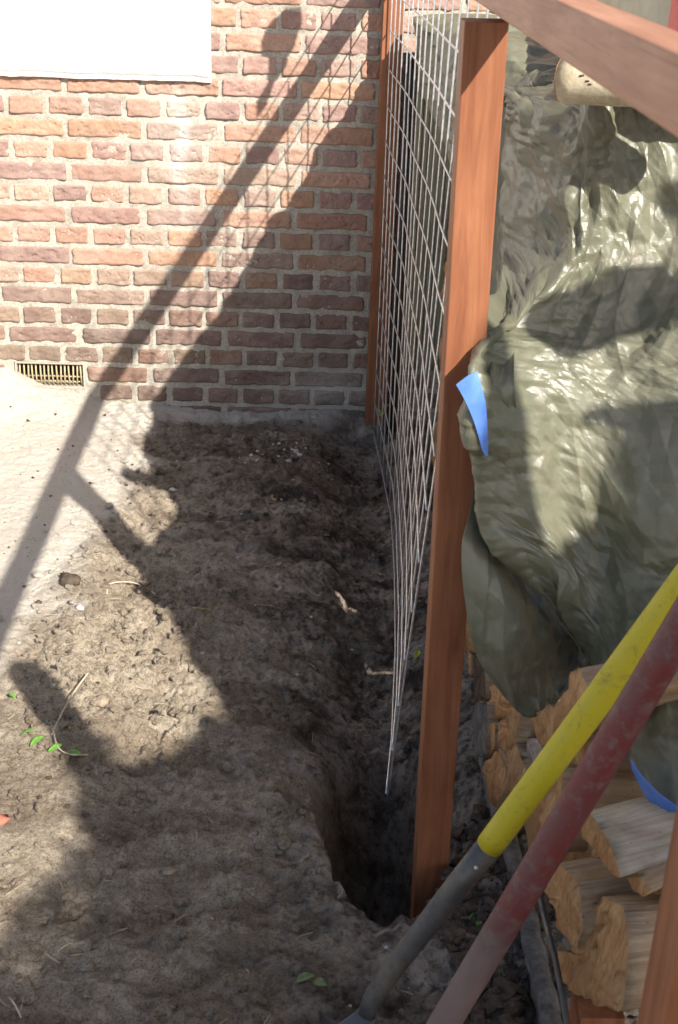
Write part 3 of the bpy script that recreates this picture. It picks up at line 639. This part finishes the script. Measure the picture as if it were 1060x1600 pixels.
lower = [
 [YP(770, 640, -1.98), YP(810, 660, -1.96), YP(860, 700, -1.96), YP(910, 760, -1.96), YP(950, 860, -1.98)],
 [YP(745, 735, -2.04), YP(785, 760, -2.0), YP(850, 800, -1.99), YP(910, 850, -1.99), YP(955, 920, -2.0)],
 [YP(733, 800, -2.10), YP(775, 820, -2.06), YP(845, 870, -2.03), YP(905, 920, -2.03), YP(950, 970, -2.04)],
 [YP(719, 862, -2.14), YP(765, 880, -2.11), YP(830, 930, -2.08), YP(895, 970, -2.06), YP(940, 1000, -2.06)],
 [YP(728, 945, -2.15), YP(775, 955, -2.15), YP(830, 985, -2.12), YP(885, 1010, -2.08), YP(925, 1020, -2.07)],
 [YP(745, 1020, -2.15), YP(780, 1020, -2.17), YP(830, 1035, -2.15), YP(875, 1045, -2.10), YP(908, 1040, -2.08)],
 [YP(770, 1066, -2.16), YP(795, 1085, -2.17), YP(828, 1105, -2.16), YP(862, 1095, -2.12), YP(898, 1062, -2.10)],
 [YP(790, 1093, -2.16), YP(806, 1108, -2.17), YP(824, 1121, -2.17), YP(845, 1112, -2.14), YP(880, 1085, -2.11)]]
sheet('lower_fold', lower, 240, 220, tp, 3, .75, org=TO)
blue1 = [[YP(746, 580, -2.165), YP(730, 588, -2.17), YP(713, 601, -2.17)], [YP(758, 625, -2.17), YP(742, 625, -2.17), YP(727, 626, -2.17)],
         [YP(762, 665, -2.17), YP(752, 665, -2.17), YP(742, 662, -2.17)], [YP(763, 712, -2.17), YP(759, 712, -2.17), YP(754, 704, -2.17)]]
sheet('blue_corner', blue1, 40, 24, tp, 4, .12, mats=[TBLUE], org=TO)
blue2 = [[YP(985, 1186, -2.485), YP(1003, 1212, -2.51), YP(1028, 1238, -2.54), YP(1062, 1264, -2.57), YP(1110, 1310, -2.61)], [YP(988, 1202, -2.485), YP(1006, 1238, -2.51), YP(1030, 1268, -2.54), YP(1062, 1298, -2.57), YP(1110, 1345, -2.61)]]
sheet('blue_hem', blue2, 14, 60, tp, 5, .1, mats=[TBLUE], org=TO)
blue3 = [[YP(752, 505, -1.72), YP(766, 512, -1.72), YP(784, 520, -1.72)], [YP(752, 532, -1.72), YP(766, 538, -1.72), YP(778, 548, -1.72)]]
sheet('blue_corner', blue3, 12, 16, tp, 6, .1, mats=[TBLUE], org=TO)
# ------------------------------------------------------------------ sack behind the rail
sk_ = empty('cement_sack', (.645, -1.66, 1.40), 'pale paper sack with red end lying behind the rail at top right corner', 'sack')
def pillow(cx, cy, cz, sx, sy, sz, n=26, e=.5):
    u = np.linspace(-math.pi/2, math.pi/2, n); v = np.linspace(-math.pi, math.pi, n*2); U, W_ = np.meshgrid(u, v, indexing='ij')
    p = lambda q: np.sign(q)*np.abs(q)**e
    X = cx+sx*p(np.cos(U))*p(np.cos(W_)); Y = cy+sy*p(np.cos(U))*p(np.sin(W_)); Z = cz+sz*p(np.sin(U))*(1-.0*X)
    P = np.stack([X, Y, Z], -1); P += (.004*fbm(X*14, Y*14, z=0, o=3, s=99))[..., None]; return P.reshape(-1, 3), grid_faces(n, n*2)
V_, F_ = pillow(0, .02, .085, .14, .32, .085); mesh_obj('sack_body', V_, F_, SACK, sk_)
V_, F_ = pillow(.0, -.31, .085, .143, .045, .088); mesh_obj('red_end', V_, F_, SACKRED, sk_)
# ------------------------------------------------------------------ tools
def tool_line(p, q, n): p = np.array(p); q = np.array(q); return [p+(q-p)*t for t in np.linspace(0, 1, n)]
ya = at(766, 1321, 1.62); yb = at(1062, 921, 1.40); ye = yb+(yb-ya)*.10
sp = empty('garden_spade', tuple(ya), 'spade with bright yellow handle and steel socket leaning over the logs', 'spade')
loc_ = lambda L_: [np.array(p)-ya for p in L_]
mb = MB(); pts = tool_line(ya, ye, 26); mb.tube(loc_(pts), .0178, 32); mb.build('handle', YEL, sp, True)
j0 = at(600, 1535, 1.735); j1 = at(580, 1566, 1.745); j2 = at(574, 1585, 1.75)
mb = MB(); mb.tube(loc_([ya+(yb-ya)*.01, at(720, 1378, 1.655), at(660, 1455, 1.70), at(618, 1508, 1.725), j0, at(586, 1553, 1.742), j1, j2]), [.0168, .0165, .0155, .0148, .0140, .0135, .0130, .0125], 28); mb.build('steel_socket', STEEL, sp, True)
rv = at(744, 1356, 1.605); mb = MB(); mb.tube([rv-ya, rv-ya-CF*.003], [.0028, .0018], 10); mb.build('rivet', WIRE, sp, True)
mk = ya+(yb-ya)*.53; mk = mk-ray(922, 1097)/np.linalg.norm(ray(922, 1097))*.0172-ya; mb = MB(); mb.tube([mk, mk-CF*.0012], [.0032, .0024], 10); mb.build('handle_mark', BARK, sp, True)  # small dark disc for a mark on the handle
# blade
bl = [[at(572, 1556, 1.752), at(556, 1572, 1.76), at(530, 1598, 1.77)], [at(584, 1572, 1.75), at(572, 1590, 1.757), at(556, 1612, 1.765)], [at(588, 1590, 1.75), at(592, 1610, 1.75), at(600, 1640, 1.76)]]
G_ = np.array(bl); dn = (G_[1, 1]-j0); dn /= np.linalg.norm(dn)
top_ = [at(570, 1578, 1.755), at(581, 1582, 1.75), at(590, 1590, 1.752)]
rows_ = []
for t in np.linspace(0, 1, 10):
    cpt = at(578, 1580, 1.752)+(np.array((-.13, -.10, -.15)))*t*.9; wd = .012+.070*min(1, t*1.5)**1.2; wdir = np.array((.62, -.55, 0.)); wdir /= np.linalg.norm(wdir)
    rows_.append([cpt+wdir*wd*s+np.array((0, .012, .012))*(1-s*s)*.8 for s in np.linspace(-1, 1, 13)])
rows_ = np.array(rows_); o_ = mesh_obj('blade', rows_.reshape(-1, 3)-ya, grid_faces(10, 13), STEEL, sp); md = o_.modifiers.new('thickness', 'SOLIDIFY'); md.thickness = .002
mb = MB(); e0 = ye-ya; t0 = (yb-ya)/np.linalg.norm(yb-ya); sdv = np.cross(t0, (0, 0, 1.)); sdv /= np.linalg.norm(sdv)
mb.tube([e0-t0*.01, e0+t0*.03+sdv*.03, e0+t0*.09+sdv*.055, e0+t0*.10, e0+t0*.09-sdv*.055, e0+t0*.03-sdv*.03, e0-t0*.01], .011, 12); mb.build('grip', YEL, sp, True)
ra = at(700, 1590, 1.53); rb = at(1062, 985, 1.27); rm = ra+(rb-ra)*.47; re = rb+(rb-ra)*.09; rlo = ra-(rb-ra)*.23
rs = empty('red_handled_shovel', tuple(ra), 'shovel with worn dark red round handle crossing in front of the spade', 'shovel')
lc = lambda L_: [np.array(p)-ra for p in L_]
mb = MB(); mb.tube(lc(tool_line(rlo, re, 90)), [.0185]*90, 32)
wr = np.clip(1-np.abs(np.repeat(np.linspace(0, 1, 90), 32)/.44), 0, 1)
mb.build('handle', RED, rs, True, attr={'wear': ('FLOAT', wr)})
bd = np.array((-.25, -.42, -.75)); bd /= np.linalg.norm(bd); rows_ = []
for t in np.linspace(0, 1, 10):
    cpt = rlo+bd*.26*t; wd = .02+.085*min(1, t*2.5)*(1-.5*t**3); wdir = np.array((.85, -.5, 0.))
    rows_.append([cpt+wdir*wd*s+np.array((0, .02, .01))*(1-s*s) for s in np.linspace(-1, 1, 13)])
rows_ = np.array(rows_); o_ = mesh_obj('scoop', rows_.reshape(-1, 3)-ra, grid_faces(10, 13), STEEL, rs); md = o_.modifiers.new('thickness', 'SOLIDIFY'); md.thickness = .002
# ------------------------------------------------------------------ edging along the pile
mb = MB()
pts = [onZ(738, 1120, .155), onZ(752, 1190, .155), onZ(775, 1290, .155), onZ(800, 1400, .155), onZ(823, 1500, .155), onZ(850, 1620, .155)]
pts = np.array(pts); wv = np.array((.030, .006, 0))
Pn = spline_eval(pts, np.linspace(0, 1, 60)); V = []; F = []
for k_, p in enumerate(Pn):
    e = .004*fbm(np.array([k_*.37]), np.array([.0]), o=3, s=8)[0]
    wk = wv*(1+.08*fbm(np.array([k_*.3]), np.array([5.]), o=2, s=9)[0])
    V += [p+(e, 0, -.06), p+(e, 0, .012), p+(e*.5+.003, 0, .018), p+wk*.6+(0, 0, .020+e*.6), p+wk+(0, 0, .010+e), p+wk+(0, 0, -.06)]
for k_ in range(59):
    for q in range(5): F.append((k_*6+q, k_*6+q+1, k_*6+q+7, k_*6+q+6))
tag(mesh_obj('edging_board', V, F, BOARD), 'dirty grey edging board along the foot of the wood pile', 'edging board')
mb = MB(); mb.tube([onX(837, 1370, .365), onX(851, 1432, .366), onX(868, 1500, .368), onX(880, 1560, .369), onX(886, 1600, .370), onX(896, 1660, .371)], .0042, 10)
tag(mb.build('grey_rod', STEEL, None, True), 'thin grey metal rod running in front of the large reddish log', 'rod')
mb = MB(); mb.box((.385, -2.62, .10), (.44, -2.565, .40), 0, .002); tag(mb.build('timber_offcut', TIM_Z), 'short reddish timber offcut under the large reddish log', 'timber offcut')
# ------------------------------------------------------------------ clods, pebbles, litter
ico = []
def ico_pts():
    import bmesh
    bm = bmesh.new(); bmesh.ops.create_icosphere(bm, subdivisions=2, radius=1); V = np.array([v.co[:] for v in bm.verts]); F = np.array([[v.index for v in f.verts] for f in bm.faces]); bm.free(); return V, F
IV, IF = ico_pts()
def gval(A_, x, y):
    return float(A_[min(len(gx)-1, int(np.searchsorted(gx, x))), min(len(gy)-1, int(np.searchsorted(gy, y)))])
def scatter(name, n, region, rmin, rmax, mat, label, cat, power=3., sink=.3, flat=.7):
    Vs = []; Fs = []; c = 0; m = 0; t = 0; at_ = [[], [], []]
    while m < n and t < n*20:
        t += 1; x, y = region()
        if gval(HOLE, x, y) > .05: continue
        hz = gval(H, x, y)
        r = rmin+(rmax-rmin)*random.random()**power; q = random.random()*60
        P = IV*(1+.55*fbm(IV[:, 0]*2.0+q, IV[:, 1]*2.0, z=IV[:, 2]*2.0+q, o=3))[:, None]*r*np.array((random.uniform(.8, 1.3), random.uniform(.8, 1.3), flat))
        a = random.random()*6.28; Rm = np.array([[math.cos(a), -math.sin(a), 0], [math.sin(a), math.cos(a), 0], [0, 0, 1]])
        Vs.append(P@Rm.T+np.array((x, y, hz+r*flat*(1-sink*1.6)))); Fs.append(IF+c); c += len(P); m += 1
        for q_, A_ in enumerate((sand, clay, dark_soil)): at_[q_].append(np.full(len(P), min(1, max(0, gval(A_, x, y)+(0, random.uniform(-.35, .25), random.uniform(0, .5))[q_]))))
    o = mesh_obj(name, np.concatenate(Vs), np.concatenate(Fs), mat, None, False, attr={k_: ('FLOAT', np.concatenate(v_)) for k_, v_ in zip(('sand', 'clay', 'dark_soil'), at_)}); return tag(o, label, cat, kind='stuff')
U_ = random.uniform
scatter('soil_crumbs', 6500, lambda: (U_(-.5, .32), U_(-2.6, -.08)), .0008, .0115, GROUND, 'dark crumbs and clods of dug soil', 'soil clods', 9)
scatter('soil_crumbs', 420, lambda: (U_(-.95, -.35), U_(-2.6, -.05)), .0008, .005, CLOD_D, 'dark crumbs of soil strewn over the pale sand', 'soil crumbs', 5)
scatter('clay_crumbs', 2600, lambda: (random.gauss(-.36, .13), random.gauss(-1.45, .4)), .0008, .010, GROUND, 'light dry clay crumbs', 'clay crumbs', 9)
scatter('soil_crumbs', 500, lambda: (U_(.27, .42), U_(-2.6, -1.9)), .002, .018, CLOD_D, 'dark crumbly soil between hole and wood pile', 'soil clods', 3)
scatter('pebbles', 170, lambda: (U_(-.6, .3), U_(-2.6, -.1)), .0008, .0035, STONE, 'tiny pale pebbles', 'pebbles', 3)
scatter('pebbles', 26, lambda: (random.gauss(-.03, .07), random.gauss(-.33, .05)), .002, .008, STONE, 'pale gravel patch near the wall', 'pebbles', 2)
mb = MB()
for _ in range(170):
    x, y = U_(-.55, .3), U_(-2.6, -.2)
    if gval(HOLE, x, y) > .03: continue
    z = gval(H, x, y)+.004; a_ = U_(0, 6.28); l_ = U_(.004, .020); dx, dy = l_*math.cos(a_), l_*math.sin(a_)
    mb.tube([(x-dx, y-dy, z+U_(-.002, .003)), (x+U_(-.002, .002), y, z+.001), (x+dx, y+dy, z+U_(-.002, .004))], U_(.0003, .0007), 5)
tag(mb.build('straw_bits', TWIG), 'tiny pale root and straw bits in the soil', 'straw bits', kind='stuff')
def px_clod(px, py, r, mat, label, cat='clod', flat=.7):
    p = onZ(px, py, .175); z = gh(p[0], p[1]); q = random.random()*50
    P = IV*(1+.42*fbm(IV[:, 0]*1.7+q, IV[:, 1]*1.7, z=IV[:, 2]*1.7+q, o=3))[:, None]*r*np.array((1.15, 1, flat))
    o = mesh_obj(cat.replace(' ', '_'), P, IF, mat, loc=(p[0], p[1], z+r*flat*.35)); return tag(o, label, cat)
px_clod(109, 912, .021, CLOD_D, 'lumpy brown soil clod on pale sand left of the pale root')
px_clod(60, 938, .006, CLOD_D, 'small dark clod on the shaded sand below the bar shadow')
px_clod(270, 737+20, .009, STONE, 'whitish pebble by the shadow bar', 'pebble')
px_clod(125, 957, .008, STONE, 'small white angular stone left of the raised clay', 'stone')
px_clod(262, 1342, .010, CLOD_L, 'round tan pebble in the shaded soil', 'stone', .5)
px_clod(-2, 1285, .014, REDBRICK, 'red brick bit at the left edge of the photo', 'brick fragment', .6)
px_clod(452, 712, .008, STONE, 'pale stone in dug soil near wall', 'stone')
px_clod(160, 1065+40, .016, CLOD_L, 'tan clay lump above the green leaves')
def twig(pts, r, label, name='twig', mat=None, cat='twig', lift=.006):
    P = []
    for (px, py, dz) in pts:
        p = onZ(px, py, .178); P.append((p[0], p[1], gh(p[0], p[1])+lift+dz))
    P = spline_eval(np.array(P), np.linspace(0, 1, 24)); mb = MB(); mb.tube(P, np.linspace(r, r*.6, 24), 8)
    return tag(mb.build(name, mat or TWIG, None, True), label, cat)
twig([(167, 924, -.003), (172, 912, .002), (200, 908, .004), (222, 908, .004), (243, 919, 0)], .0022, 'pale curved root on the clay beside the shadow edge', 'root', cat='root')
twig([(140, 1077, .02), (118, 1102, .015), (98, 1132, .01), (82, 1160, .002)], .0018, 'dry straight twig standing over the green leaves')
twig([(84, 1150, .004), (92, 1180, .004), (110, 1188, .004), (138, 1189, .004)], .0018, 'pale curved twig under the green leaves')
twig([(15, 1560, .004), (24, 1578, .006), (34, 1596, .004)], .002, 'short pale stick at bottom left corner')
twig([(469, 1330, .003), (476, 1326, .004), (484, 1324, .003)], .001, 'tiny straw in the soil left of the hole')
twig([(300, 947, .003), (318, 950, .004), (332, 955, .002)], .0009, 'thin green stalk in shaded soil', 'stalk', LEAF2, 'stalk')
twig([(529, 1385, .003), (534, 1378, .008), (537, 1372, .012)], .0008, 'tiny straw standing at the rim of the hole')
def leaf(px, py, ang, L, wd, label, mat, z=.178, lift=.006, cat='leaf', Y=None, pitch=.15):
    n = 9; t = np.linspace(0, 1, n); V = []; F = []
    for k in range(n):
        w_ = wd*math.sin(math.pi*min(1, t[k]*.96+.03))**.8
        for s in (-1, -.5, 0, .5, 1): V.append(((t[k]-.5)*L, s*w_, abs(s)*w_*.45+.12*L*math.sin(t[k]*3)*pitch*4))
    F = grid_faces(n, 5)
    p = onZ(px, py, z) if Y is None else onY(px, py, Y)
    zz = gh(p[0], p[1])+lift if Y is None else p[2]
    o = mesh_obj('leaf', V, F, mat, loc=(p[0], p[1], zz)); o.rotation_euler = (U_(-.3, .3), -pitch+U_(-.2, .2), ang)
    md = o.modifiers.new('thickness', 'SOLIDIFY'); md.thickness = .0004; return tag(o, label, cat)
leaf(45, 1158, .1, .034, .0065, 'green leaf lying leftmost in the small cluster', LEAF)
leaf(60, 1168, .9, .034, .0075, 'green leaf crossing the middle of the cluster', LEAF)
leaf(115, 1183, -.15, .036, .0070, 'bright green leaf at right end of the cluster', LEAF)
leaf(88, 1180, .5, .030, .006, 'folded green leaf under the twig', LEAF)
leaf(19, 1091, 2.3, .022, .005, 'small fresh green leaf near left photo edge', LEAF)
leaf(478, 1524, .3, .030, .008, 'dull green leaf on the shaded soil at bottom centre', LEAF3)
leaf(500, 1528, -.6, .026, .008, 'grey green leaf beside the dull one at bottom centre', LEAF3)
leaf(745, 1405, .4, .022, .006, 'green sprout leaf between the spade socket and red handle', LEAF)
leaf(752, 1418, 1.3, .018, .005, 'tiny green leaf just below the sprout leaf', LEAF)
leaf(440, 1290, .2, .010, .003, 'tiny yellow leaf on the soil left of the hole', LEAF2)
leaf(655, 985, 1.2, .030, .006, 'yellow green leaf between mesh corner and tall post', LEAF2, lift=.03)
leaf(800, 1210, 1.0, .022, .006, 'green leaf at the foot of the tall post', LEAF)
wd_ = empty('weed', tuple(onY(596, 660, -.14)), 'small green weed sprouting behind the mesh near the wall', 'weed')
for (a_, b_, c2) in ((.0, .03, .5), (.012, .055, -.6), (-.01, .04, 2.2)):
    mb = MB(); mb.tube([(0, 0, 0), (a_*.5, 0, b_*.6), (a_, -.005, b_)], .0008, 6); mb.build('stem', LEAF, wd_, True)
    V = [((t-.5)*.024, s*.005*math.sin(math.pi*t), abs(s)*.002) for t in np.linspace(.02, .98, 7) for s in (-1, 0, 1)]
    lf = mesh_obj('leaf_blade', V, grid_faces(7, 3), LEAF2, wd_, loc=(a_, -.008, b_)); lf.rotation_euler = (.3, -.5, c2)
# ------------------------------------------------------------------ things outside the frame that cast the photo's shadows
def extrude(poly, a, b, name, mat, parent=None, label=None, cat=None):   # XZ outline between two Y values
    n = len(poly); V = [(x, a, z) for x, z in poly]+[(x, b, z) for x, z in poly]
    F = [list(range(n)), [n+q for q in range(n)][::-1]]+[(q, n+q, n+(q+1) % n, (q+1) % n) for q in range(n)]
    o = mesh_obj(name, V, F, mat, parent, False)
    if label: tag(o, label, cat)
    return o
sh = [(505, 60), (590, 60), (590, 160), (545, 290), (520, 330), (500, 400), (440, 470), (400, 600), (365, 640), (370, 540), (430, 440), (435, 305), (400, 290), (388, 230), (400, 190), (430, 130), (500, 75)]  # added caster: shadow outline on the wall, carried back to the rail
Yc = -.66; pl = []
for a_, b_ in sh:
    p = onY(300+a_/3.533, b_/3.533, 0); pl.append((p[0]+SA*-Yc, p[2]+SB*-Yc))
extrude(pl, Yc-.012, Yc+.012, 'rail_shadow_shape', BLACK, None, 'unseen black shape added on the top rail, outlined to cast a shadow', 'shadow caster')

def sunplane(Y, z, X):                                         # carry a point of the plane X=.45 along the sun ray to plane X
    t = (X-.45)/SA; return (X, Y-t, z+SB*t)
tree = empty('shade_tree', (1.62, -5.2, 0), 'unseen leafy tree to the right behind the camera, crown shaped to cast shade', 'tree')
mb = MB(); TL = np.array((1.62, -5.2, 0)); mb.tube([(0, 0, .1), (.02, 0, .8), (-.03, .02, 1.5), (0, 0, 2.4), (.05, .1, 3.0)], [.06, .05, .045, .03, .01], 12)
for q in range(9):
    a_ = q*2.4; mb.tube([(0, 0, 1.3+q*.14), (.22*math.cos(a_), .35*math.sin(a_), 1.5+q*.15), (.35*math.cos(a_), .75*math.sin(a_), 1.6+q*.15)], [.022, .014, .005], 8)
mb.build('trunk', BARK, tree, True)
prof = [(-2.05, .80), (-2.35, .92), (-2.6, 1.0), (-2.73, 1.085), (-2.86, 1.12), (-3.02, 1.24), (-3.22, 1.38), (-3.36, 1.28), (-3.55, 1.33), (-3.75, 1.42), (-4.1, 1.50), (-4.6, 1.55)]  # foliage outline of the unseen tree, shaped for the shade it casts
py_ = np.array([p[0] for p in prof][::-1]); pz_ = np.array([p[1] for p in prof][::-1])
n = 26000; Yr = RNG.uniform(-4.6, -2.02, n); top = np.interp(Yr, py_, pz_)+.05*fbm(Yr*5, Yr*0, o=3, s=3)*sm(-2.9, -3.3, Yr)
Zr = top-.025-(top-.025+.15)*RNG.random(n)**1.3; extra = RNG.random(n) < .02
Zr = np.where(extra & (Yr < -3.1), top+RNG.random(n)*.09, Zr)
keep = ~((Yr > -2.3) & (Zr < .15)); Yr, Zr = Yr[keep], Zr[keep]; n = len(Yr)
Xr = RNG.uniform(1.2, 1.75, n); tt = (Xr-.45)/SA; C_ = np.stack([Xr, Yr-tt, Zr+SB*tt], -1)
d1 = RNG.normal(size=(n, 3)); d1 /= np.linalg.norm(d1, axis=1)[:, None]; d2 = np.cross(d1, RNG.normal(size=(n, 3))); d2 /= np.linalg.norm(d2, axis=1)[:, None]
L_ = RNG.uniform(.022, .038, n)[:, None]
V = np.stack([C_-d1*L_, C_+d2*L_*.45, C_+d1*L_, C_-d2*L_*.45], 1).reshape(-1, 3)-TL
mesh_obj('crown', V, np.arange(4*n).reshape(n, 4), TREELEAF, tree, False)
def px_caster(pts, Ysurf, t, name, mat, parent, org):
    P = np.array([onY(x, y, Ysurf) for x, y in pts]); P = P+t*np.array((SA, -1, SB)); c = P.mean(0)
    k = len(P); th = np.array((0, .0015, 0)); V = list(P-th)+list(P+th); V = np.array(V)-org
    F = [list(range(k)), [k+q for q in range(k)][::-1]]+[(q, k+q, k+(q+1) % k, (q+1) % k) for q in range(k)]
    return mesh_obj(name, V, F, mat, parent, False)
px_caster([(1100, 370), (1013, 380), (984, 399), (918, 427), (862, 451), (835, 485), (826, 536), (843, 569), (871, 576), (905, 560), (956, 536), (1013, 517), (1030, 560), (1058, 600), (1110, 610)], -2.0, 1.25, 'shadow_card', TREELEAF, tree, TL)  # added unseen cards with the traced outlines of the tarp shadows
px_caster([(1110, 620), (1060, 606), (985, 604), (961, 620), (951, 637), (985, 640), (1003, 656), (985, 691), (970, 729), (966, 781), (970, 820), (963, 845), (975, 870), (965, 900), (951, 929), (942, 945), (960, 1010), (1110, 1000)], -2.12, 1.3, 'shadow_card', TREELEAF, tree, TL)
px_caster([(1100, 270), (1060, 275), (1040, 290), (1037, 330), (1060, 368), (1100, 380)], -1.92, 1.2, 'shadow_card', TREELEAF, tree, TL)

SP = [sunplane(y, z, 1.25) for y, z in ((-2.31, 1.46), (-2.38, 1.345), (-2.47, 1.28), (-2.56, 1.14), (-2.60, 1.0), (-2.56, .80), (-2.40, .70), (-2.28, .72), (-2.27, .95), (-2.30, 1.15), (-2.285, 1.30))]  # one more unseen card, added to shade the lower part of the tall post
SP = [np.array(p)-TL for p in SP]; k = len(SP); V = SP+[p+np.array((.003, 0, 0)) for p in SP]
mesh_obj('shadow_card', V, [list(range(k)), [k+q for q in range(k)][::-1]]+[(q, k+q, k+(q+1) % k, (q+1) % k) for q in range(k)], TREELEAF, tree, False)
